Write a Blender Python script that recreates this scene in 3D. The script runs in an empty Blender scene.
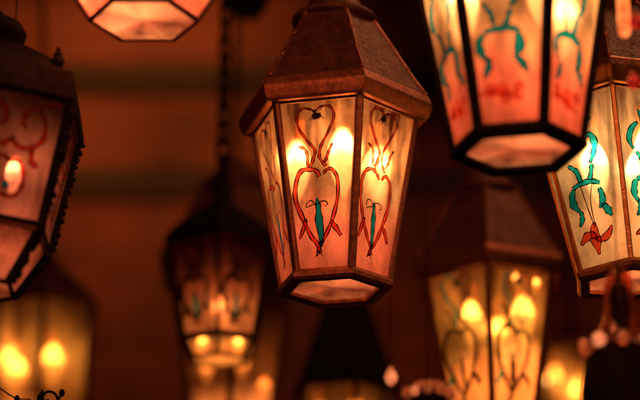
import bpy, bmesh, math, random
from math import sin, cos, pi, radians as R_, tan, atan
from mathutils import Vector, Matrix
random.seed(7)
S = bpy.context.scene
C = S.collection

# ------------------------------------------------------------------ camera
FPX = 1920.0
U = 0.00125                      # metres per reference unit
PITCH = R_(20)
CAMP = Vector((0, 0, 1.45))
cam = bpy.data.cameras.new('camera'); co = bpy.data.objects.new('camera', cam); C.objects.link(co)
co.location = CAMP; co.rotation_euler = (R_(90) + PITCH, 0, 0)
cam.sensor_width = 36; cam.lens = 36 * FPX / 640
cam.clip_end = 200; cam.clip_start = 0.05
cam.dof.use_dof = True; cam.dof.focus_distance = 2.34; cam.dof.aperture_fstop = 2.1; cam.dof.aperture_blades = 0
S.camera = co
FW = Vector((0, cos(PITCH), sin(PITCH))); UPV = Vector((0, -sin(PITCH), cos(PITCH)))
def at(u, v, d): return CAMP + d * (FW + Vector((1, 0, 0)) * ((u - 320) / FPX) + UPV * ((200 - v) / FPX))

# ------------------------------------------------------------------ materials
def nmat(name):
    m = bpy.data.materials.new(name); m.use_nodes = True
    nt = m.node_tree; nt.nodes.clear()
    return m, nt, nt.nodes, nt.links
def N(nt, t, **kw):
    n = nt.nodes.new(t)
    for k, v in kw.items(): setattr(n, k, v)
    return n
def noise(nt, scale, detail=4, rough=.6, coord='Object', vec=None, stretch=None):
    tc = N(nt, 'ShaderNodeTexCoord'); src = tc.outputs[coord]
    if stretch:
        mp = N(nt, 'ShaderNodeMapping'); mp.inputs['Scale'].default_value = stretch
        nt.links.new(src, mp.inputs['Vector']); src = mp.outputs['Vector']
    n = N(nt, 'ShaderNodeTexNoise'); n.inputs['Scale'].default_value = scale
    n.inputs['Detail'].default_value = detail; n.inputs['Roughness'].default_value = rough
    nt.links.new(src, n.inputs['Vector']); return n
def ramp(nt, src, stops):
    r = N(nt, 'ShaderNodeValToRGB'); cr = r.color_ramp
    while len(cr.elements) < len(stops): cr.elements.new(.5)
    for e, (p, c) in zip(cr.elements, stops): e.position = p; e.color = (c[0], c[1], c[2], 1)
    nt.links.new(src, r.inputs['Fac']); return r
def metal(name, c1, c2, rough=.45, met=.75, bump=.25, sc=60):
    m, nt, nd, L = nmat(name)
    n = noise(nt, sc, 6); n2 = noise(nt, sc * 4, 4)
    cr = ramp(nt, n.outputs['Fac'], [(.35, c1), (.65, c2)])
    b = N(nt, 'ShaderNodeBsdfPrincipled'); L.new(cr.outputs[0], b.inputs['Base Color'])
    b.inputs['Metallic'].default_value = met
    if name == 'black_iron': b.inputs['Specular IOR Level'].default_value = .08
    rr = ramp(nt, n2.outputs['Fac'], [(.3, (rough * .75,) * 3), (.7, (min(1, rough * 1.35),) * 3)])
    L.new(rr.outputs[0], b.inputs['Roughness'])
    bp = N(nt, 'ShaderNodeBump'); bp.inputs['Strength'].default_value = bump; bp.inputs['Distance'].default_value = .002
    L.new(n2.outputs['Fac'], bp.inputs['Height']); L.new(bp.outputs[0], b.inputs['Normal'])
    o = N(nt, 'ShaderNodeOutputMaterial'); L.new(b.outputs[0], o.inputs[0]); return m
def glass(name, low, mid, top, dens=(.5, .2), glow=.25, streak=1.0, sc=22, speck=True):
    """thin hand-made sheet glass: part clear, part diffusing, part blurring; pigment changes up the sheet"""
    m, nt, nd, L = nmat(name)
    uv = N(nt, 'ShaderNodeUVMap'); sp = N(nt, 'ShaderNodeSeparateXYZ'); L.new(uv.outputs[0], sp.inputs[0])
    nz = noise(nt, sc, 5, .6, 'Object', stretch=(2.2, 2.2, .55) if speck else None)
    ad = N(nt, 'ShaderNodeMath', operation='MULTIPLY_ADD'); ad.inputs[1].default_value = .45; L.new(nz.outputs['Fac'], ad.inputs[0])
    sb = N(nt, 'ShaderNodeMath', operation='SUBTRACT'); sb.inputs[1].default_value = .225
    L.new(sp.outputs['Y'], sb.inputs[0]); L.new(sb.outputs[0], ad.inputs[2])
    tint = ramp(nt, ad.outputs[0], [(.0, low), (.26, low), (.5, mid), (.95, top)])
    fine = noise(nt, 26, 7, .72, 'Object', stretch=(1.7, 1.7, .75))
    fr = ramp(nt, fine.outputs['Fac'], [(.3, (1 - .42 * streak,) * 3), (.58, (1, 1, 1))])
    spk = noise(nt, 420, 2, .5, 'Object')
    sr = ramp(nt, spk.outputs['Fac'], [(.25, (.35 if speck else 1,) * 3), (.33, (1, 1, 1))])
    mx = N(nt, 'ShaderNodeMix', data_type='RGBA', blend_type='MULTIPLY'); mx.inputs[0].default_value = 1
    L.new(tint.outputs[0], mx.inputs[6]); L.new(fr.outputs[0], mx.inputs[7])
    mx2 = N(nt, 'ShaderNodeMix', data_type='RGBA', blend_type='MULTIPLY'); mx2.inputs[0].default_value = 1
    L.new(mx.outputs[2], mx2.inputs[6]); L.new(sr.outputs[0], mx2.inputs[7]); col = mx2.outputs[2]
    tr = N(nt, 'ShaderNodeBsdfTransparent'); L.new(col, tr.inputs[0])
    tl = N(nt, 'ShaderNodeBsdfTranslucent'); L.new(col, tl.inputs[0])
    rf = N(nt, 'ShaderNodeBsdfRefraction'); L.new(col, rf.inputs[0]); rf.inputs['IOR'].default_value = 1.12; rf.inputs['Roughness'].default_value = .62
    gl = N(nt, 'ShaderNodeBsdfGlossy'); gl.inputs['Roughness'].default_value = .12
    bp = N(nt, 'ShaderNodeBump'); bp.inputs['Strength'].default_value = .25; bp.inputs['Distance'].default_value = .004
    L.new(nz.outputs['Fac'], bp.inputs['Height']); L.new(bp.outputs[0], gl.inputs['Normal'])
    # clear share falls from top to bottom
    dn = N(nt, 'ShaderNodeMapRange'); dn.inputs['To Min'].default_value = dens[0]; dn.inputs['To Max'].default_value = dens[1]
    L.new(ad.outputs[0], dn.inputs[0])
    a = N(nt, 'ShaderNodeMixShader'); a.inputs[0].default_value = glow; L.new(tr.outputs[0], a.inputs[1]); L.new(rf.outputs[0], a.inputs[2])
    b = N(nt, 'ShaderNodeMixShader'); 
    vs_ = noise(nt, 16, 6, .65, 'Object', stretch=(3.2, 3.2, .45)) if speck else nz
    m1 = N(nt, 'ShaderNodeMath', operation='MULTIPLY_ADD'); m1.inputs[1].default_value = 1.5; m1.inputs[2].default_value = -.75; L.new(vs_.outputs['Fac'], m1.inputs[0])
    m2_ = N(nt, 'ShaderNodeMath', operation='ADD', use_clamp=True); L.new(m1.outputs[0], m2_.inputs[0]); L.new(dn.outputs[0], m2_.inputs[1])
    L.new(m2_.outputs[0], b.inputs[0]); L.new(a.outputs[0], b.inputs[1]); L.new(tl.outputs[0], b.inputs[2])
    fz = N(nt, 'ShaderNodeFresnel'); 
    ge = N(nt, 'ShaderNodeNewGeometry')
    for ior_, sock in ((1.45, fz.inputs[0]), (1.12, rf.inputs['IOR'])):
        mr_ = N(nt, 'ShaderNodeMapRange'); mr_.inputs['To Min'].default_value = ior_; mr_.inputs['To Max'].default_value = 1 / ior_
        L.new(ge.outputs['Backfacing'], mr_.inputs[0]); L.new(mr_.outputs[0], sock)
    c = N(nt, 'ShaderNodeMixShader'); L.new(fz.outputs[0], c.inputs[0]); L.new(b.outputs[0], c.inputs[1]); L.new(gl.outputs[0], c.inputs[2])
    o = N(nt, 'ShaderNodeOutputMaterial'); L.new(c.outputs[0], o.inputs[0]); return m
def paint(name, col, filt, cov=.45):
    m, nt, nd, L = nmat(name)
    n = noise(nt, 70, 6, .75); r = ramp(nt, n.outputs['Fac'], [(.32, [x * .45 for x in filt]), (.62, filt)])
    tr = N(nt, 'ShaderNodeBsdfTransparent'); L.new(r.outputs[0], tr.inputs[0])
    tl = N(nt, 'ShaderNodeBsdfTranslucent'); tl.inputs[0].default_value = (*col, 1)
    df = N(nt, 'ShaderNodeBsdfDiffuse'); df.inputs[0].default_value = (*col, 1)
    a = N(nt, 'ShaderNodeMixShader'); a.inputs[0].default_value = .4; L.new(tl.outputs[0], a.inputs[1]); L.new(df.outputs[0], a.inputs[2])
    b = N(nt, 'ShaderNodeMixShader'); b.inputs[0].default_value = cov; L.new(tr.outputs[0], b.inputs[1]); L.new(a.outputs[0], b.inputs[2])
    o = N(nt, 'ShaderNodeOutputMaterial'); L.new(b.outputs[0], o.inputs[0]); return m
def bulbmat(name, col, st, lo=.12):
    m, nt, nd, L = nmat(name)
    tc = N(nt, 'ShaderNodeTexCoord'); sp = N(nt, 'ShaderNodeSeparateXYZ'); L.new(tc.outputs['Generated'], sp.inputs[0])
    mr = N(nt, 'ShaderNodeMath', operation='MULTIPLY'); mr.inputs[1].default_value = st
    rr = ramp(nt, sp.outputs['Z'], [(0, (lo * .5,) * 3), (.42, (lo,) * 3), (.58, (lo * 2,) * 3), (.72, (1,) * 3), (1, (.9,) * 3)])
    L.new(rr.outputs[0], mr.inputs[0])
    e = N(nt, 'ShaderNodeEmission'); e.inputs[0].default_value = (*col, 1); L.new(mr.outputs[0], e.inputs[1])
    o = N(nt, 'ShaderNodeOutputMaterial'); L.new(e.outputs[0], o.inputs[0]); return m
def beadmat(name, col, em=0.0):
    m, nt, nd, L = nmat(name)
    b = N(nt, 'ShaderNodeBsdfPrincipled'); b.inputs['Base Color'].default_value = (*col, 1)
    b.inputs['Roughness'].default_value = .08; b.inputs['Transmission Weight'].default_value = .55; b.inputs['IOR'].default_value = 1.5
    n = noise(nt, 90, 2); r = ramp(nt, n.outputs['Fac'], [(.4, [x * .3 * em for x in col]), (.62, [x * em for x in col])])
    L.new(r.outputs[0], b.inputs['Emission Color']); b.inputs['Emission Strength'].default_value = 1 if em else 0  # emission paints in the lantern light that the glass would catch
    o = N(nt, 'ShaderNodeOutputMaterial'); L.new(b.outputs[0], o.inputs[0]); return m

M = {}
M['copper'] = metal('painted_copper', (.13, .038, .02), (.30, .095, .045), .36, .65, .3, 150)
M['roof'] = metal('aged_roof_metal', (.045, .012, .007), (.10, .028, .015), .6, .5, .3)
M['strut'] = metal('dark_copper_strip', (.09, .026, .013), (.20, .06, .03), .4, .6, .3, 150)
M['iron'] = metal('black_iron', (.003, .002, .0015), (.009, .004, .003), .75, 0, .4)
M['brass'] = metal('old_brass', (.35, .13, .045), (.52, .24, .09), .35, .85, .25)
M['glassA'] = glass('amber_rose_glass', (.95, .28, .22), (.97, .48, .25), (.72, .34, .16), (.58, .14), .74)
M['glassB'] = glass('cream_glass', (.88, .66, .46), (.95, .76, .52), (.80, .52, .32), (.58, .25), .66)
M['glassR'] = glass('rose_glass', (.88, .22, .17), (.95, .50, .29), (.95, .66, .38), (.55, .25), .66)
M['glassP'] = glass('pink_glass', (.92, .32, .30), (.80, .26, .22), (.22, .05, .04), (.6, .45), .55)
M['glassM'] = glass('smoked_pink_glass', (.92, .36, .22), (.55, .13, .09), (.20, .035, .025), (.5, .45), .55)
M['glassY'] = glass('yellow_glass', (.97, .42, .15), (.97, .54, .20), (.60, .26, .11), (.6, .22), .62)
M['glassD'] = glass('dull_brown_glass', (.80, .36, .16), (.62, .24, .12), (.30, .09, .05), (.5, .4), .4)
M['glassK'] = glass('unlit_glass', (.10, .03, .02), (.08, .02, .015), (.05, .015, .01), (.6, .6), .3)
M['base'] = glass('wavy_base_glass', (.95, .50, .38), (.90, .34, .28), (.95, .66, .48), (.34, .12), .35, .8, sc=16, speck=False)
M['red'] = paint('red_glass_paint', (.75, .07, .05), (.90, .17, .13), .35)
M['teal'] = paint('teal_glass_paint', (.005, .45, .85), (.01, .60, 1.0), .5)
M['black'] = paint('black_outline_paint', (.012, .006, .004), (.05, .02, .015), .85)
M['rust'] = paint('rust_red_paint', (.70, .06, .035), (.80, .18, .12), .4)
M['blush'] = paint('thin_red_wash', (.9, .15, .10), (.95, .50, .42), .12)
WARM = (1, .40, .11)
M['bulb'] = bulbmat('flame_bulb', (1, .52, .19), 28)
M['bulbw'] = bulbmat('flame_bulb_bright', (1, .55, .22), 38)
M['bulby'] = bulbmat('flame_bulb_yellow', (1, .50, .14), 24, .08)
M['bulbd'] = bulbmat('flame_bulb_dim', (1, .44, .11), 10, .12)
M['beadp'] = beadmat('pink_bead_painted_glow', (.85, .28, .09), .12)
M['beadc'] = beadmat('clear_bead_painted_glow', (.95, .36, .15), .6)
M['beadr'] = beadmat('red_reflection_glow', (.7, .04, .025), .12)
M['bellg'] = glass('smoky_bell_glass', (.95, .5, .3), (.9, .4, .25), (.9, .4, .25), (.2, .12), .2)
M['rod'] = beadmat('frosted_rod_painted_glow', (1, .33, .09), .75)  # rod is no lamp; its glow is painted in as emission

def woodmat(name, c1, c2):
    m, nt, nd, L = nmat(name)
    n = noise(nt, 3.5, 8, .65, 'Object', stretch=(1, 4, 9)); n2 = noise(nt, 2.2, 4, .6, 'Object')
    cr = ramp(nt, n.outputs['Fac'], [(.3, c1), (.7, c2)])
    c3 = ramp(nt, n2.outputs['Fac'], [(.3, (.42, .42, .42)), (.7, (1.25, 1.2, 1.15))])
    mx = N(nt, 'ShaderNodeMix', data_type='RGBA', blend_type='MULTIPLY'); mx.inputs[0].default_value = 1
    L.new(cr.outputs[0], mx.inputs[6]); L.new(c3.outputs[0], mx.inputs[7])
    b = N(nt, 'ShaderNodeBsdfPrincipled'); L.new(mx.outputs[2], b.inputs['Base Color']); b.inputs['Roughness'].default_value = .75
    bp = N(nt, 'ShaderNodeBump'); bp.inputs['Strength'].default_value = .4; bp.inputs['Distance'].default_value = .01
    L.new(n.outputs['Fac'], bp.inputs['Height']); L.new(bp.outputs[0], b.inputs['Normal'])
    o = N(nt, 'ShaderNodeOutputMaterial'); L.new(b.outputs[0], o.inputs[0]); return m
M['board'] = woodmat('stained_board', (.22, .06, .024), (.46, .135, .055))
M['beam'] = woodmat('dark_olive_beam', (.055, .030, .009), (.10, .052, .017))

# ------------------------------------------------------------------ objects
def obj(name, bm, mats, parent=None, smooth=False, keep=False):
    if not keep: bmesh.ops.recalc_face_normals(bm, faces=bm.faces)
    me = bpy.data.meshes.new(name); bm.to_mesh(me); bm.free()
    for m in (mats if isinstance(mats, (list, tuple)) else [mats]): me.materials.append(m)
    if smooth:
        for p in me.polygons: p.use_smooth = True
    o = bpy.data.objects.new(name, me); C.objects.link(o)
    if parent: o.parent = parent
    return o

def thing(name, label, cat, loc, rot=(0, 0, 0), group=None):
    o = bpy.data.objects.new(name, None); C.objects.link(o); o.location = loc; o.rotation_euler = rot
    o['label'] = label; o['category'] = cat
    if group: o['group'] = group
    o.empty_display_size = .02
    return o
def tag(o, label=None, cat=None, group=None, kind=None):
    if label: o['label'] = label
    if cat: o['category'] = cat
    if group: o['group'] = group
    if kind: o['kind'] = kind
    return o

def loft(bm, prof, n, a0=0, closed=False, k=1.0, capb=False, capt=False, mi=0):
    """prof: (r, z) in units; n corners"""
    rings = []
    for r, z in prof:
        rings.append([bm.verts.new((r * k * U * cos(a0 + 2 * pi * i / n), r * k * U * sin(a0 + 2 * pi * i / n), z * k * U)) for i in range(n)])
    m = len(rings)
    for j in range(m if closed else m - 1):
        A, B = rings[j], rings[(j + 1) % m]
        for i in range(n):
            f = bm.faces.new((A[i], A[(i + 1) % n], B[(i + 1) % n], B[i])); f.material_index = mi
    if capb: bm.faces.new(rings[0][::-1])
    if capt: bm.faces.new(rings[-1])
def tube(bm, pts, rad, n=8, cap=True):
    """pts in metres"""
    pts = [Vector(p) for p in pts]; rings = []
    rads = rad if isinstance(rad, (list, tuple)) else [rad] * len(pts)
    nrm = None
    for i, p in enumerate(pts):
        t = (pts[min(i + 1, len(pts) - 1)] - pts[max(i - 1, 0)]).normalized()
        if nrm is None:
            nrm = t.orthogonal().normalized()
        nrm = (nrm - t * nrm.dot(t)).normalized(); b = t.cross(nrm)
        rings.append([bm.verts.new(p + rads[i] * (nrm * cos(2 * pi * j / n) + b * sin(2 * pi * j / n))) for j in range(n)])
    for A, B in zip(rings, rings[1:]):
        for i in range(n): bm.faces.new((A[i], A[(i + 1) % n], B[(i + 1) % n], B[i]))
    if cap: bm.faces.new(rings[0][::-1]); bm.faces.new(rings[-1])
def bar(bm, p, q, w, t, out):
    """flat bar from p to q, width w across, thickness t along out, slightly bevelled"""
    d = (q - p).normalized(); o = (out - d * out.dot(d)).normalized(); s = d.cross(o)
    sec = [(-w / 2, -t / 2), (w / 2, -t / 2), (w / 2, t * .2), (w * .3, t / 2), (-w * .3, t / 2), (-w / 2, t * .2)]
    A = [bm.verts.new(p + s * a + o * b) for a, b in sec]; B = [bm.verts.new(q + s * a + o * b) for a, b in sec]
    for i in range(6): bm.faces.new((A[i], A[(i + 1) % 6], B[(i + 1) % 6], B[i]))
    bm.faces.new(A[::-1]); bm.faces.new(B)
def ball(bm, c, r, seg=10, sx=1, sz=1):
    bmesh.ops.create_uvsphere(bm, u_segments=seg, v_segments=max(6, seg - 2), radius=r,
                              matrix=Matrix.Translation(c) @ Matrix.Diagonal((sx, sx, sz, 1)))
def link_chain(bm, p, q, lw=.0125, ll=.028, wr=.0024):
    d = (q - p); L = d.length; d.normalize(); n = max(1, int(L / (ll - 2.4 * wr)))
    a = d.orthogonal().normalized(); b = d.cross(a)
    for i in range(n):
        c = p + d * (L * (i + .5) / n); s = a if i % 2 else b
        jit = random.uniform(-.25, .25); s = (s + (b if i % 2 else a) * jit).normalized()
        pts = []
        hl = ll / 2 - lw / 2
        for j in range(6): pts.append(c + d * (hl + sin(pi * j / 5) * lw / 2) + s * cos(pi * j / 5) * lw / 2)
        for j in range(6): pts.append(c - d * (hl + sin(pi * j / 5) * lw / 2) - s * cos(pi * j / 5) * lw / 2)
        nrm = d.cross(s); rings = []
        for k2 in range(12):
            pp = pts[k2]; t = (pts[(k2 + 1) % 12] - pts[k2 - 1]).normalized(); e = t.cross(nrm)
            rings.append([bm.verts.new(pp + wr * (nrm * cos(2 * pi * j / 5) + e * sin(2 * pi * j / 5))) for j in range(5)])
        for k2 in range(12):
            A, B = rings[k2], rings[(k2 + 1) % 12]
            for j in range(5): bm.faces.new((A[j], A[(j + 1) % 5], B[(j + 1) % 5], B[j]))

# ------------------------------------------------------------------ painted motifs (in pane u,v)
def unproj(quad, p):
    """quad = TL, TR, BR, BL in drawing coordinates; returns u (left-right), v (bottom-top)"""
    TL, TR, BR, BL = quad; u = v = .5
    for _ in range(25):
        x = (1 - v) * ((1 - u) * BL[0] + u * BR[0]) + v * ((1 - u) * TL[0] + u * TR[0]) - p[0]
        y = (1 - v) * ((1 - u) * BL[1] + u * BR[1]) + v * ((1 - u) * TL[1] + u * TR[1]) - p[1]
        xu = (1 - v) * (BR[0] - BL[0]) + v * (TR[0] - TL[0]); yu = (1 - v) * (BR[1] - BL[1]) + v * (TR[1] - TL[1])
        xv = (1 - u) * (TL[0] - BL[0]) + u * (TR[0] - BR[0]); yv = (1 - u) * (TL[1] - BL[1]) + u * (TR[1] - BR[1])
        det = xu * yv - xv * yu
        u -= (x * yv - xv * y) / det; v -= (xu * y - x * yu) / det
    return u, v
def cat(P, per=7):
    out = []
    Q = [P[0]] + list(P) + [P[-1]]
    for i in range(1, len(Q) - 2):
        a, b, c, d = Q[i - 1], Q[i], Q[i + 1], Q[i + 2]
        for j in range(per):
            t = j / per
            out.append(tuple(.5 * (2 * b[k] + (c[k] - a[k]) * t + (2 * a[k] - 5 * b[k] + 4 * c[k] - d[k]) * t * t + (3 * b[k] - a[k] - 3 * c[k] + d[k]) * t ** 3) for k in range(2)))
    out.append(tuple(P[-1])); return out
QA = ((281, 100), (362, 96), (353, 263), (302, 266))
MA = []   # (path, width start, mid, end, colour, outlined)
def s(P, w0, w1, w2, c, ol=True): return (P, (w0, w1, w2), c, ol)
MA = [
 s([(320,112),(315,108.5),(307.5,108),(302,115),(304,127),(312,139),(318.5,149),(318,157),(314.4,165)], 1.5,2.6,4.2,'red'),
 s([(320,112),(326.8,107.4),(334.6,108),(338.2,117),(332.4,132),(325,145.6),(323.4,155.8),(327,162),(330,166)], 1.5,2.6,4.2,'red'),
 s([(303,145.6),(309,148),(311.5,155),(312.4,165)], 1.2,3.2,2.2,'red'),
 s([(337,142.3),(333.4,149),(331.4,156),(329,162.5)], 1.2,3.2,2.2,'red'),
 s([(323.5,176),(320.5,171),(314,168.5),(306,170.5),(301.3,180),(301,196),(306.5,214),(316,233),(321.5,240),(324,249)], 4.6,5.2,3.6,'red'),
 s([(325.5,174.5),(329,169.5),(334,170),(339,178),(339.6,196),(334,217),(327.5,234),(323,241),(320.5,250)], 2.6,4.2,3.4,'red'),
 s([(309.5,216),(307.5,224),(304,236)], 1.8,5.2,1.6,'red'),
 s([(334.6,217),(339,223),(344,231.5)], 1.8,5.4,1.6,'red'),
 s([(319.5,196),(320.6,205),(321.5,217),(322.8,230),(323.6,243)], 1,6.6,.8,'teal'),
 s([(310.5,205),(311.5,199.5),(316,198),(319.5,202),(323,199),(328.5,198.5),(331,201.5),(328,203.5)], .9,1.1,.9,'black',False),
 s([(310.5,205),(315.5,202.5),(319.5,202)], .8,1.,.8,'black',False),
 s([(316.5,114),(320,115.5),(324,114.5)], 3,7.5,3,'black',False),
 s([(313,120),(318,116),(322,116),(327.5,119.5)], .8,1.1,.8,'black',False),
 s([(314.5,110.5),(319,114),(325,110.5)], .8,1.1,.8,'black',False),
 s([(316.5,121),(320,117)], .8,1,.8,'black',False), s([(324,121.5),(321,117)], .8,1,.8,'black',False),
 s([(320.5,247),(319,252),(322,249),(324.5,253)], 1,1.2,1,'black',False),
]
QB = ((547, 90), (621, 87), (630, 254), (578, 270))
MB_ = [
 s([(593.2,127),(594,121.5),(600.8,115.8)], .8,5.0,.8,'teal'),
 s([(592.3,136),(598,131.5),(602.5,140),(601.5,151),(597,160)], 1,6.6,1.6,'teal'),
 s([(575,158),(579,162),(583,167.5),(586.5,178)], 1.2,3.4,3.8,'teal'),
 s([(573,128),(568,136),(567,148),(572,157)], 1,6.2,1.6,'teal'),
 s([(571,115),(575,122),(576.5,128)], .8,4,.8,'teal'),
 s([(597,161),(596.4,168),(594.8,177)], 2.6,4.2,4,'teal'),
 s([(578.5,185),(584,181.2),(591,179.6),(598,179),(605.5,181)], 3.4,5.4,4.2,'teal'),
 s([(578.5,184.5),(576,192),(577.5,201),(582.5,207.5)], 3,7.2,2.6,'teal'),
 s([(582.6,207),(584.4,213),(584,218),(581.8,224.5)], 1.6,4.6,1,'teal'),
 s([(603.8,184),(606.5,190),(606.6,197.5),(603.4,204.5)], 2.6,7.0,1.6,'teal'),
 s([(604,203.5),(608,205.5),(611.5,209),(614.8,214.5)], 1.6,5.6,1.2,'teal'),
 s([(586.5,183),(590,197),(594,210),(597.4,224)], 1.2,1.2,1.2,'black',False),
 s([(596.5,183),(594,196),(594.5,208),(597.4,224)], 1.2,1.2,1.2,'black',False),
 s([(597.2,219),(597,228),(598.5,240),(600.4,252)], .8,8.2,.8,'rust'),
 s([(599,235),(593,232),(587,234.5),(581.5,242)], .8,6.8,.6,'rust'),
 s([(597,234),(604,234.5),(610,230),(615,221)], .8,6.8,.6,'rust'),
]
ME_ = [m for m in MB_ if m[2] != 'rust' and m[2] != 'black'] + [
 s([(585,229),(588,234),(590,240)], 4,10,4,'blush',False), s([(595,226),(599,234),(600,244)], 4,12,4,'blush',False),
 s([(607,232),(610,228),(613,223)], 4,10,4,'blush',False), s([(580,240),(596,236),(614,238)], 3,7,3,'blush',False)]
MF_ = [(P, (w0*1.1, w1*1.1, w2), 'black' if i % 3 else 'teal', False) for i, (P, (w0, w1, w2), c, o) in enumerate(MA)]
QC = ((-60, 100), (60, 100), (48, 222), (-48, 222))
MC = []
for sx in (-1, 1):
    f = lambda P: [(sx * x, y) for x, y in P]
    MC += [
     s(f([(30,118),(36,128),(34,142),(24,152),(12,154),(3,150),(-2,145)]), 2,4.5,2,'rust'),
     s(f([(24,153),(25,162),(28,168),(34,169)]), 2,4,3,'rust'),
     s(f([(30,118),(22,114),(12,120),(10,130),(16,136)]), 2,3.5,2,'rust'),
     s(f([(0,168),(12,166),(20,176),(20,190),(12,200),(0,202)]), 2,3.8,2,'rust'),
     s(f([(36,112),(46,106),(52,112)]), 1,4,1,'rust'),
     s(f([(2,190),(7,189),(10,187)]), .8,1.2,.8,'black',False), s(f([(2,194),(6,197)]), .8,1.2,.8,'black',False),
    ]
MC += [s([(-4,192),(0,192),(4,192)], 2,7,2,'teal'), s([(0,196),(0,200)], 1,1.4,1,'black',False)]
MD = [(P, w, {'red': 'black', 'teal': 'teal', 'black': 'black', 'rust': 'black'}[c], o) for P, w, c, o in MA]
SLOT = {'red': 1, 'teal': 2, 'black': 3, 'rust': 4, 'blush': 5}

def pane(name, BL, BR, TR, TL, gmat, motif, parent, k, seed=0):
    """one sheet of glass between four points (metres), its painting 0.7 mm proud of the outer face"""
    bm = bmesh.new(); uvl = bm.loops.layers.uv.new('UVMap')
    rnd = random.Random(seed)
    NX, NY = 1, 1
    vs = [bm.verts.new(p) for p in (BL, BR, TR, TL)]
    f = bm.faces.new(vs)
    for l, c in zip(f.loops, ((0, 0), (1, 0), (1, 1), (0, 1))): l[uvl].uv = c
    nrm = (BR - BL).cross(TL - BL).normalized()
    if motif:
        quad, strokes = motif
        cu = (BR - BL).normalized(); cv = nrm.cross(cu)
        def m2(u, v):
            p = (1 - v) * ((1 - u) * BL + u * BR) + v * ((1 - u) * TL + u * TR) - BL
            return p.dot(cu), p.dot(cv)
        jx, jy = rnd.uniform(-.02, .02), rnd.uniform(-.01, .01); sk = rnd.uniform(-.06, .06)
        lay = 0
        for P, (w0, w1, w2), colr, outl in strokes:
            lay += 1
            pp = [unproj(quad, p) for p in P]
            pp = [m2(u + jx + sk * (v - .5) + rnd.uniform(-.008, .008), v + jy + rnd.uniform(-.004, .004)) for u, v in pp]
            ox, oy = rnd.uniform(-1.1, 1.1) * U, rnd.uniform(-1.3, 1.3) * U; ws = rnd.uniform(.8, 1.2)
            pp = [(x + ox, y + oy) for x, y in pp]
            pp = cat(pp); n = len(pp)
            lo, hi, cen = [], [], []
            for i, p in enumerate(pp):
                a = pp[max(i - 1, 0)]; b = pp[min(i + 1, n - 1)]
                tx, ty = b[0] - a[0], b[1] - a[1]; ln = math.hypot(tx, ty) or 1
                nx, ny = -ty / ln, tx / ln; t = i / (n - 1)
                w = (w0 + (w1 - w0) * sin(t * pi)) if t < .5 else (w2 + (w1 - w2) * sin(t * pi))
                w = ws * w * U * k / 2 * (.68 if colr == 'red' and outl else 1) * (1 + .12 * sin(i * .7 + seed) + .08 * sin(i * .33 + 2 * seed))
                lo.append((p[0] - nx * w, p[1] - ny * w)); hi.append((p[0] + nx * w, p[1] + ny * w))
            def strip(A, B, off, mi):
                va = [bm.verts.new(BL + cu * x + cv * y + nrm * off) for x, y in A]
                vb = [bm.verts.new(BL + cu * x + cv * y + nrm * off) for x, y in B]
                for i in range(len(A) - 1):
                    try:
                        q = bm.faces.new((va[i], va[i + 1], vb[i + 1], vb[i])); q.material_index = mi
                    except ValueError: pass
            strip(lo, hi, .0006 + .00002 * lay, SLOT[colr])
            if outl:
                for E, sg in ((lo, -1), (hi, 1)):
                    A, B = [], []
                    for i, p in enumerate(E):
                        c = pp[i]; dx, dy = p[0] - c[0], p[1] - c[1]; ln = math.hypot(dx, dy) or 1
                        w = U * k * .7 * (1 + .35 * sin(i * .9 + lay * 2 + seed))
                        A.append((p[0] - dx / ln * w * .5, p[1] - dy / ln * w * .5)); B.append((p[0] + dx / ln * w, p[1] + dy / ln * w))
                    strip(A, B, .0012 + .00002 * lay, SLOT['black'])
    return obj(name, bm, [gmat, M['red'], M['teal'], M['black'], M['rust'], M['blush']], parent, keep=True)

CEIL = 3.60
def chain_part(root, ztop_local, label=None, to=None, cord=False, big=False):
    """from the lantern's eye up to the ceiling (root at world location)"""
    bm = bmesh.new(); inv = root.matrix_basis.inverted()
    a = Vector((0, 0, ztop_local)); w = root.matrix_basis @ a
    q = to if to else Vector((w.x, w.y, CEIL + .01))
    b = inv @ q
    if cord: tube(bm, [a, b], .0007, 6)
    elif big: link_chain(bm, a, b, .019, .040, .0042)
    else: link_chain(bm, a, b)
    return obj('cord' if cord else 'chain', bm, M['iron'], root, True)

def flame(root, x, y, z, mat, k=1.0, up=False):
    """candle-shaped bulb with its metal socket; hangs tip-down unless up"""
    sg = 1 if up else -1
    prof = [(4, 0), (8, 6), (11.5, 15), (12.5, 24), (11.5, 34), (8.5, 45), (4.5, 55), (1.6, 61), (.2, 63)]
    bm = bmesh.new(); loft(bm, [(r, sg * zz) for r, zz in prof], 14, 0, k=k, capb=True, capt=True)
    o = obj('bulb', bm, mat, root, True); o.location = (x * U, y * U, z * U)
    bm = bmesh.new(); loft(bm, [(5, sg * -1), (6.5, sg * -1.5), (6.5, sg * -22), (9, sg * -23), (9, sg * -27), (3, sg * -28)], 12, 0, k=k, capb=True, capt=True)
    h = obj('socket', bm, M['brass'], o, True)
    return o

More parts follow.
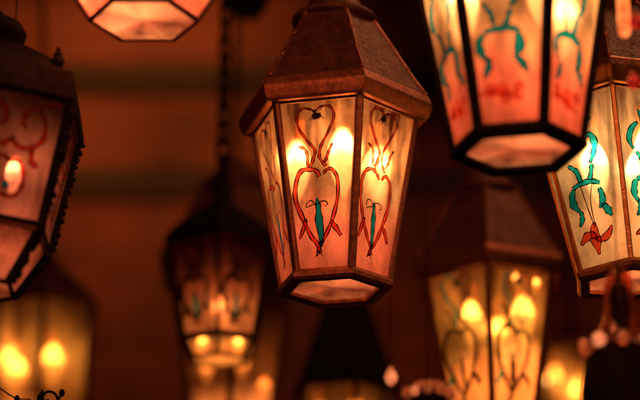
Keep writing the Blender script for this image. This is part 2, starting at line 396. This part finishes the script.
def lantern(name, label, uvd, delta, bands, rim, roof, cap, glassm, motif, bulbs, k=1.0, frame='copper', roofm='roof',
            strut=(8, 4.5), roll=0, tip=0, bottom='glass', group=None, chain=True, chain_to=None, ring=True, seams=True,
            ornate=False, bulbm='bulb', bottomglass=None, loop=True, fill_e=.4, bigchain=False, lowglass=None):
    """bands: list of (z0, r0, z1, r1) glazed storeys from the bottom; rim / roof / cap: (r, z) profiles"""
    w = at(*uvd)
    root = thing(name, label, 'lantern', w, (0, R_(roll), 0), group)
    root.matrix_basis = Matrix.Translation(w) @ Matrix.Rotation(R_(roll), 4, 'Y') @ Matrix.Rotation(R_(tip), 4, 'X')
    delta = delta - (uvd[0] - 320) * .0317; a0 = R_(delta); fm = M[frame]; rm = M[roofm]
    def P(r, i, z): return Vector((r * k * U * cos(a0 + i * pi / 3), r * k * U * sin(a0 + i * pi / 3), z * k * U))
    b0 = bands[0]
    if ring:
        r = b0[1]
        bm = bmesh.new(); loft(bm, [(r - 9.5, -1), (r - 6, -3.5), (r + 1, -3), (r + 4, 0), (r + 4.5, 4), (r + 2, 8), (r - 3, 9), (r - 9.5, 8)], 6, a0, closed=True, k=k)
        obj('bottom_ring', bm, fm, root)
    else:
        r = b0[1]
        bm = bmesh.new(); loft(bm, [(r - 2.2, -.5), (r + 1, -1), (r + 1.8, 1), (r + .5, 3), (r - 2.2, 2.5)], 6, a0, closed=True, k=k)
        obj('bottom_ring', bm, fm, root)
    # bottom sheet
    bm = bmesh.new(); uvl = bm.loops.layers.uv.new('UVMap')
    rb = b0[1] - (8.5 if ring else 1.5)
    f = bm.faces.new([bm.verts.new(P(rb, i, 2.5 if ring else .8)) for i in range(6)][::-1])
    for l in f.loops: l[uvl].uv = (.5 + l.vert.co.x * 5, .45 + l.vert.co.y * 6)
    obj('bottom_pane', bm, M[bottomglass] if bottomglass else M['base'], root, keep=True)
    for bi, (z0, r0, z1, r1) in enumerate(bands):
        for i in range(6):
            BL, BR, TR, TL = P(r0 - 1, i, z0), P(r0 - 1, i + 1, z0), P(r1 - 1, i + 1, z1), P(r1 - 1, i, z1)
            mot = motif if bi == len(bands) - 1 else None
            mid = (delta + 60 * i + 30) % 360
            if mot and not (170 < mid < 370 or mid < 10): mot = None
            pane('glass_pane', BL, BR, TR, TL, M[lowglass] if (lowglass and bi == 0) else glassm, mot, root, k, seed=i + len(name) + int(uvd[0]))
            bm = bmesh.new()
            out = Vector((cos(a0 + i * pi / 3), sin(a0 + i * pi / 3), 0))
            bar(bm, P(r0, i, z0 - .5), P(r1, i, z1 + .5), strut[0] * k * U, strut[1] * k * U, out)
            if ornate:
                rr = random.Random(i * 7 + bi); nn = 16
                for j in range(nn):
                    t = (j + .5) / nn; p = P(r0, i, z0).lerp(P(r1, i, z1), t) + out * strut[1] * k * U * .6
                    ball(bm, p + Vector((rr.uniform(-1, 1), rr.uniform(-1, 1), rr.uniform(-1, 1))) * .0018, U * k * rr.uniform(2.2, 4.6), 7, 1, rr.uniform(.7, 1.5))
            obj('corner_strut', bm, M['strut'] if frame == 'copper' else fm, root)
            # thin came above and below each sheet
        for i in range(6):
            out = Vector((cos(a0 + (i + .5) * pi / 3), sin(a0 + (i + .5) * pi / 3), 0))
            if bi > 0 or not ring:
                bm = bmesh.new(); bar(bm, P(r0, i, z0), P(r0, i + 1, z0), 4.2 * k * U, 3.2 * k * U, out); obj('glazing_bar', bm, fm, root)
            bm = bmesh.new(); bar(bm, P(r1 - .8, i, z1 - 2.5), P(r1 - .8, i + 1, z1 - 2.5), 4.0 * k * U, 2.4 * k * U, out); obj('glazing_bar', bm, M['strut'], root)
    bm = bmesh.new(); loft(bm, rim, 6, a0, closed=True, k=k)
    bmesh.ops.bevel(bm, geom=list(bm.edges), offset=.6 * U * k, segments=2, affect='EDGES')
    obj('hood_rim', bm, fm, root)
    bm = bmesh.new()
    loft(bm, roof, 6, a0, k=k)
    # inner ceiling plate closes the hood
    rr0, zz0 = roof[0]
    f = bm.faces.new([bm.verts.new(P(rr0 - 2, i, zz0 - 1)) for i in range(6)])
    if seams:
        for i in range(6):
            nf = len(bm.faces); tube(bm, [P(r_ + .4, i, z_) for r_, z_ in roof], 1.6 * k * U, 6)
            bm.faces.ensure_lookup_table()
            for f in bm.faces[nf:]: f.material_index = 1
            for t in (.03, .34, .66, .96):
                nf = len(bm.faces); ball(bm, P(roof[0][0], i, roof[0][1]).lerp(P(roof[-1][0], i, roof[-1][1]), t), 2.4 * k * U, 7)
                bm.faces.ensure_lookup_table()
                for f in bm.faces[nf:]: f.material_index = 1
    ro = obj('roof', bm, [rm, fm], root)
    if cap:
        bm = bmesh.new(); loft(bm, cap, 28, 0, k=k, capt=True, capb=True); obj('finial', bm, rm, root, True)
    zt = (cap[-1][1] if cap else roof[-1][1]) * k * U
    if loop:
        bm = bmesh.new(); pts = [Vector((cos(t) * 7, 0, sin(t) * 7 + 6)) * U * k + Vector((0, 0, zt)) for t in [i * 2 * pi / 16 for i in range(17)]]
        tube(bm, pts, 1.5 * U * k, 6); obj('hanging_loop', bm, M['iron'], root, True)
        zt += 11 * U * k
    if ornate:
        # cast leaf finials standing at the corners of the hood
        for i in range(6):
            bm = bmesh.new(); p = P(ornate, i, roof[0][1] + 6)
            for dz, rr_ in ((0, 5), (6, 6.5), (13, 4.2), (19, 2.2)): ball(bm, p + Vector((0, 0, dz * k * U)), rr_ * k * U, 8)
            obj('corner_finial', bm, rm, root, True)
    for x, y, z, kk in bulbs: flame(root, x, y, z, M[bulbm], kk)
    if chain: chain_part(root, zt, to=chain_to, big=bigchain)
    if bulbs and fill_e:
        l = bpy.data.lights.new('added_fill', 'AREA'); l.shape = 'DISK'; l.size = .075; l.energy = fill_e * .5; l.color = (1, .46, .17); l.spread = R_(124)  # added downward fill, unseen by the camera, brightens base and lower panes
        lo_ = bpy.data.objects.new('added_fill', l); C.objects.link(lo_); lo_.parent = root
        bx, by, bz, bk = min((q for q in bulbs[:3]), key=lambda q: q[1])
        lo_.location = (bx * .5 * U, by * .5 * U, (bz - 44 * bk) * U)
    return root

MRIM = [(83, 177), (97, 175.5), (99.5, 178), (102.5, 187), (102.5, 191), (99, 200), (94, 203.5), (80, 202), (80, 180)]
MROOF = [(96, 202), (84, 220), (41, 294)]
MCAP = [(38, 291), (44, 292), (45.5, 295), (43.5, 298.5), (39, 299), (31, 300), (29, 313), (24, 321), (14, 329), (6, 335), (5, 341)]
MBAND = [(6, 56, 179, 87)]

# ---- focus lantern
lantern('hexagonal_lantern', 'sharp copper lantern in the middle, its glass painted with red hearts and teal leaves', (335, 290, 2.4), -13,
        MBAND, MRIM, MROOF, MCAP, M['glassA'], (QA, MA),
        [(-37, 6, 158, 1), (9, -26, 160, 1.15), (40, 10, 154, 1)], bulbm='bulbw', fill_e=.5)
# ---- near, upper right
lantern('hexagonal_lantern', 'blurred rose glass lantern at upper right with teal ribbons and a dark bottom rim', (518, 152, 2.06), -6,
        MBAND, MRIM, MROOF, MCAP, M['glassR'], (QB, ME_),
        [(-44, -8, 158, 1.05), (22, -26, 172, 1.1), (40, 16, 152, 1)], frame='iron', fill_e=.9, bulbm='bulbw', strut=(9, 6))
# ---- right edge, nearly in focus, cream glass
lantern('hexagonal_lantern', 'cream glass lantern at the right edge with teal ribbon and rust red tulip, tilted slightly', (631, 282, 2.36), -28,
        MBAND, MRIM, MROOF, MCAP, M['glassB'], (QB, MB_),
        [(-24, -14, 142, 1.05), (22, 18, 140, 1), (26, -20, 150, 1)], roll=-3.2, fill_e=.7, bulbm='bulbw', strut=(5, 3.5), frame='brass')
# ---- far, lower right, yellow
lantern('hexagonal_lantern', 'blurred yellow lit lantern below the upper right one, a corner facing forward', (494, 429, 2.83), -31,
        MBAND, MRIM, MROOF, MCAP, M['glassY'], (QA, MF_),
        [(-22, -10, 152, .95), (8, 20, 140, .9), (36, -18, 156, 1.05), (26, -50, 176, .3), (52, -32, 175, .32)], bulbm='bulby', frame='copper', roofm='roof', fill_e=1.3)  # last two tiny bulbs are added, standing in for reflections on the glass
# ---- bottom left, yellow, straight sided
lantern('straight_lantern', 'blurred yellow lantern in the bottom left corner with straight sides', (40, 440, 3.6), -34,
        [(6, 76, 205, 81)], [(78, 203), (87, 202), (90, 206), (88, 213), (78, 220), (76, 210)], [(77, 219), (58, 238), (28, 262), (16, 280)],
        [(15, 278), (18, 282), (12, 288), (6, 294), (5, 300)], M['glassY'], None,
        [(-50, 5, 142, 1), (-34, -25, 118, 1), (14, -15, 140, 1.1)], bulbm='bulby', frame='roof', roofm='roof', fill_e=.7,
        chain_to=Vector((at(22, -120, 3.6).x, at(22, -120, 3.6).y, CEIL + .01)))
# ---- far, behind dark chain lantern
lantern('hexagonal_lantern', 'dim out of focus amber lantern directly behind and below the dark chained lantern', (231, 422, 3.28), -31,
        MBAND, MRIM, MROOF, MCAP, M['glassD'], None,
        [(-34, 8, 86, .6), (14, -6, 88, .6), (44, 2, 62, .6)], k=1.15, bulbm='bulbd', frame='roof', fill_e=.7, chain_to=Vector((at(241, 0, 3.28).x, at(241, 0, 3.28).y, CEIL + .01)))
# ---- bottom middle, dark roof
lantern('hexagonal_lantern', 'dark roofed blurred lantern at the bottom edge under the middle lantern', (346, 497, 3.35), -20,
        [(6, 56, 150, 76)], [(72, 148), (80, 147), (83, 151), (82, 157), (70, 172), (66, 160)], [(70, 170), (60, 200), (47, 240), (34, 275)], MCAP[:0] or [(34, 273), (37, 277), (30, 284), (12, 300), (6, 306)],
        M['glassY'], None, [(-36, -15, 128, .9), (12, -24, 130, .9)], bulbm='bulbd', frame='iron', roofm='iron', fill_e=.2)
# ---- small far right bottom
lantern('small_lantern', 'small far amber lantern low at the right, its plain glass glowing yellow', (577, 440, 3.9), -75,
        [(6, 48, 150, 56)], [(53, 148), (60, 147), (63, 151), (61, 156), (50, 164), (48, 152)], [(51, 162), (34, 176), (12, 190)],
        [(10, 188), (12, 192), (5, 198)], M['glassY'], None, [(-34, -8, 118, .9), (4, -22, 92, 1.1)], bulbm='bulby', frame='copper', roofm='iron')
# ---- dark iron lanterns with a bevelled lower storey
ORIM = [(92, 160), (103, 159), (106, 163), (104, 176), (101, 190), (94, 193), (90, 176)]
OROOF = [(93, 192), (80, 206), (62, 219), (44, 230), (30, 236)]
OCAP = [(22, 233), (26, 238), (36, 244), (38, 250), (34, 257), (20, 265), (12, 274), (5, 282)]
lantern('iron_lantern', 'blackened wrought iron lantern cut by the left edge, pink glass with rust red scrolls', (-31, 290, 2.13), -38,
        [(1, 43, 48, 74), (50, 75, 162, 100)], ORIM, OROOF, OCAP, M['glassP'], (QC, MC), [(36, -16, 118, .6), (-34, 20, 124, .6)],
        frame='iron', roofm='iron', ring=False, ornate=83, strut=(8, 6), seams=False, bulbm='bulb', fill_e=.2)
lantern('iron_lantern', 'pink and amber glass bottom of a lantern hanging from the top edge at left', (144, 21, 2.13), -5,
        [(1, 48, 50, 80), (52, 81, 162, 102)], ORIM, OROOF, OCAP, M['glassR'], None, [(-44, -6, 120, 1), (48, -6, 112, 1), (0, 20, 120, 1)],
        frame='roof', roofm='iron', ring=False, strut=(4, 3.5), seams=False, fill_e=1.0)
lantern('iron_lantern', 'small dark lantern on the long chain left of the middle lantern, one bulb lit low', (219, 361, 3.0), -33,
        [(1, 36, 24, 50), (26, 51, 148, 73)], [(69, 146), (77, 145), (80, 148), (79, 154), (71, 158), (67, 150)],
        [(75, 156), (66, 168), (50, 181), (31, 194), (15, 208), (9, 222)], [(9, 220), (13, 224), (11, 230), (5, 236)],
        M['glassM'], (QA, MD), [(3, -14, 78, .8), (-20, 4, 34, .42), (22, 6, 34, .42)], frame='iron', roofm='iron', ring=False, strut=(5, 4), seams=False,
        bottomglass='glassY', fill_e=.2, bigchain=True, bulbm='bulby', lowglass='glassY')
lantern('iron_lantern', 'unlit dark lantern out of focus at the top edge beside the chain', (247, 14, 3.5), -10,
        [(1, 22, 24, 34), (26, 35, 130, 56)], [(53, 128), (60, 127), (62, 131), (60, 138), (52, 141)],
        [(54, 140), (30, 165), (9, 185)], [(9, 184), (11, 188), (4, 195)], M['glassK'], None, [], frame='iron', roofm='iron', ring=False, seams=False)

# ---- beaded pendants
def beaded(uvd, label, R, neck, body, n, glow_set, group='beaded pendants'):
    """dark round shade with a ring of glass beads on its shoulder and a smoky glass bell above"""
    root = thing('beaded_pendant', label, 'pendant lamp', at(*uvd), group=group)
    prof = [(.1 * R, -body), (.8 * R, -body * .95), (R, -body * .6), (R, -body * .35), (.86 * R, -6), (.6 * R, 3), (.3 * R, 8), (.12 * R, 9)]
    bm = bmesh.new(); loft(bm, prof, 28, 0, capb=True, capt=True); obj('shade', bm, M['iron'], root, True)
    if neck:
        bm = bmesh.new(); uvl = bm.loops.layers.uv.new('UVMap')
        loft(bm, [(R * .98, 0), (R * .72, 10), (R * .48, 24), (R * .36, 40), (R * .34, 58), (R * .26, 70), (R * .1, 76)], 24, 0); obj('glass_bell', bm, M['bellg'], root, True)
        bm = bmesh.new(); loft(bm, [(.1 * R, 8), (.2 * R, 24), (.25 * R, 40), (.2 * R, 56), (.06 * R, 62), (.05 * R, 78)], 16, 0, capb=True, capt=True)
        obj('stem', bm, M['iron'], root, True)
    for i in range(n):
        a = 2 * pi * i / n + .2
        z = 3 if neck else 2
        bm = bmesh.new(); ball(bm, Vector((cos(a) * R * .93 * U, sin(a) * R * .93 * U, z * U + random.uniform(-1, 2) * U)), U * random.uniform(4.6, 6.6), 14, 1, random.uniform(.85, 1.15))
        obj('bead', bm, M['beadc'] if i in glow_set else M['beadp'], root, True)
    if not neck:
        for i in range(5):
            a = -pi / 2 + (i - 2) * .62
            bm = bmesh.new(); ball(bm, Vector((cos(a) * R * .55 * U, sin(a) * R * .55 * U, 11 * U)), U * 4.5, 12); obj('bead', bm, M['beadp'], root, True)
        bm = bmesh.new(); tube(bm, [Vector((0, 0, 8 * U)), Vector((0, 0, 24 * U))], .002, 6); obj('stem', bm, M['iron'], root, True)
    zt = 78 * U if neck else 24 * U
    chain_part(root, zt, cord=True)
    return root
beaded((429, 396, 2.75), 'round dark pendant ringed with pink glass beads at the bottom edge', 27, False, 60, 10, {6})
beaded((622, 352, 2.02), 'dark pendant with a smoky glass bell and beads with painted-in glow at the lower right corner', 36, True, 95, 10, {6, 8})
# ---- crystal drop
r = thing('crystal_drop', 'small pale pink crystal drop with painted-in glow against the dark roofed lantern', 'glass drop', at(391, 378, 2.75))
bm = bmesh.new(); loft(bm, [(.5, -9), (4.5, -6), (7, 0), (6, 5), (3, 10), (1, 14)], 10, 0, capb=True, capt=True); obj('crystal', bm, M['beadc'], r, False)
chain_part(r, 13 * U, cord=True)
# ---- frosted rod
r = thing('glass_rod', 'amber frosted glass rod with painted-in glow hanging from the top right corner', 'glass rod', at(625, 37, 2.02))
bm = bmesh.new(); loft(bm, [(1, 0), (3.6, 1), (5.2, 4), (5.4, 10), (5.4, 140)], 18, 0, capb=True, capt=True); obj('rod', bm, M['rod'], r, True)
bm = bmesh.new(); loft(bm, [(4, 138), (7, 139), (7, 150), (2, 155)], 18, 0, capb=True, capt=True); obj('rod_cap', bm, M['iron'], r, True)
chain_part(r, 154 * U, cord=True)
for (u, v, l) in ((637, 22, 'added red ball standing in for a reflection beside the frosted rod in the top right corner'), (634, 82, 'added red ball standing in for a reflection on the dark hood at the right edge')):
    r = thing('reflection_ball', l, 'reflection stand-in', at(u, v, 2.02), group='red reflection stand-ins')  # added balls in place of red reflections on the dark hood
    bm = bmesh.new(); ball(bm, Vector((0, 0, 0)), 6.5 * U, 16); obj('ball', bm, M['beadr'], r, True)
    bm = bmesh.new(); loft(bm, [(2.5, 5.5), (2.8, 9), (1, 10)], 10, 0, capb=True, capt=True); obj('ball_cap', bm, M['brass'], r, True)
    chain_part(r, 10 * U, cord=True)
# ---- plain hanging cord behind the yellow lantern
for (u, v, d, l) in ((549, 330, 3.6, 'dark cord hanging just right of the blurred yellow lantern roof'),):
    p = at(u, v, d)
    bm = bmesh.new(); tube(bm, [Vector((0, 0, 0)), Vector((.002, 0, .2)), Vector((0, 0, CEIL + .01 - p.z))], [.006, .0045, .004], 8)
    o = obj('hanging_cord', bm, M['iron'], None, True); o.location = p; tag(o, l, 'cord')
# ---- wire scroll ornament low at the left
def scroll(cx, cy, r0, r1, a0, a1, n=18): return [(cx + (r0 + (r1 - r0) * i / n) * cos(a0 + (a1 - a0) * i / n), cy + (r0 + (r1 - r0) * i / n) * sin(a0 + (a1 - a0) * i / n)) for i in range(n + 1)]
r = thing('wire_ornament', 'fine black iron scroll ornament poking up at the bottom left edge', 'ornament', at(48, 430, 2.3))
def W(u, v, dd=0): return at(u, v, 2.3 + dd) - Vector(r.location)
bm = bmesh.new()
tube(bm, [W(*p) for p in scroll(48, 399, 10, 3, pi * .1, -pi * 1.5)], .0017, 6)
tube(bm, [W(42, 404), W(40, 396), W(43, 390)], [.002, .003, .001], 6)
tube(bm, [W(52, 430), W(49, 412), W(47, 399)], .0022, 6)
tube(bm, [W(48, 414), W(56, 404), W(63, 391)], [.0015, .0028, .0008], 6)
tube(bm, [W(44, 420), W(30, 399), W(17, 399), W(8, 394), (W(-6, 384))], .0009, 6)
obj('scroll', bm, M['iron'], r, True)
bm = bmesh.new()
for (u, v) in ((17, 399), (40, 398), (62, 393)):
    ball(bm, W(u, v), .0035, 8, 1, 1.4)
obj('leaf', bm, M['iron'], r, True)
bm = bmesh.new(); tube(bm, [W(-6, 384), Vector((W(-6, 384).x, W(-6, 384).y, CEIL + .01 - r.location.z))], .0009, 6); obj('hanging_wire', bm, M['iron'], r)

# ------------------------------------------------------------------ the setting
def box(bm, x0, x1, y0, y1, z0, z1):
    m = Matrix.Translation(((x0 + x1) / 2, (y0 + y1) / 2, (z0 + z1) / 2)) @ Matrix.Diagonal((x1 - x0, y1 - y0, z1 - z0, 1))
    bmesh.ops.create_cube(bm, size=1, matrix=m)
WY = 6.0
def zrow(v): return CAMP.z + WY * tan(PITCH + atan((200 - v) / FPX))
bm = bmesh.new(); box(bm, -5, 5, WY + .02, WY + .2, 0, 5.6)
edges = [560, 186, 82, -20, -120, -220]
for a, b in zip(edges, edges[1:]):
    box(bm, -5, 5, WY - .03, WY + .021, zrow(a) + .05, zrow(b) - .05)
bmesh.ops.bevel(bm, geom=list(bm.edges), offset=.008, segments=2, affect='EDGES')
w = obj('wall', bm, M['board']); tag(w, kind='structure')
for i, v in enumerate((186, 82, -20)):
    bm = bmesh.new(); box(bm, -5, 5, WY - .06, WY - .032, zrow(v) - .055, zrow(v) + .05)
    bmesh.ops.bevel(bm, geom=list(bm.edges), offset=.006, segments=2, affect='EDGES')
    o = obj('wall_batten', bm, M['beam'], w)
bm = bmesh.new(); box(bm, -5, 5, .6, 4.25, CEIL, CEIL + .06)
for i in range(5): box(bm, -5, 5, .8 + i * .8, .9 + i * .8, CEIL + .062, CEIL + .2)
o = obj('ceiling', bm, M['beam']); tag(o, kind='structure')

# ------------------------------------------------------------------ light
def lamp(name, typ, loc, aim, e, col, **kw):
    l = bpy.data.lights.new(name, typ); l.energy = e; l.color = col
    for k_, v_ in kw.items(): setattr(l, k_, v_)
    o = bpy.data.objects.new(name, l); C.objects.link(o); o.location = loc
    o.rotation_euler = (Vector(aim) - Vector(loc)).to_track_quat('-Z', 'Y').to_euler(); return o
lamp('wall_lamp', 'SPOT', (-.75, 4.45, 4.75), (-.62, WY, 4.0), 66, (1, .335, .09), spot_size=R_(56), spot_blend=1, shadow_soft_size=.15)
lamp('wall_wash', 'SPOT', (.5, 4.4, 4.9), (-.3, WY, 3.8), 1.5, (1, .27, .07), spot_size=R_(110), spot_blend=1, shadow_soft_size=.2)
lamp('room_lamp', 'AREA', (.1, -.3, 3.0), (.1, 2.4, 2.35), 32, (1, .30, .12), size=.5)
lamp('rear_fill', 'AREA', (.66, 2.5, 3.35), (.25, 2.8, 2.25), 5, (1, .34, .13), size=.3)  # added fill to brighten the yellow lantern's roof and rim
wd = bpy.data.worlds.new('World'); S.world = wd; wd.use_nodes = True
wd.node_tree.nodes['Background'].inputs[0].default_value = (1, .28, .10, 1); wd.node_tree.nodes['Background'].inputs[1].default_value = .006

# ------------------------------------------------------------------ render
S.render.engine = 'CYCLES'
S.view_settings.view_transform = 'Standard'; S.view_settings.look = 'None'; S.view_settings.exposure = 0
cy = S.cycles
cy.use_denoising = True
cy.max_bounces = 10; cy.transparent_max_bounces = 24; cy.transmission_bounces = 8
cy.sample_clamp_indirect = 4; cy.sample_clamp_direct = 0; cy.blur_glossy = .8
cy.use_light_tree = True; cy.caustics_refractive = True; cy.caustics_reflective = False
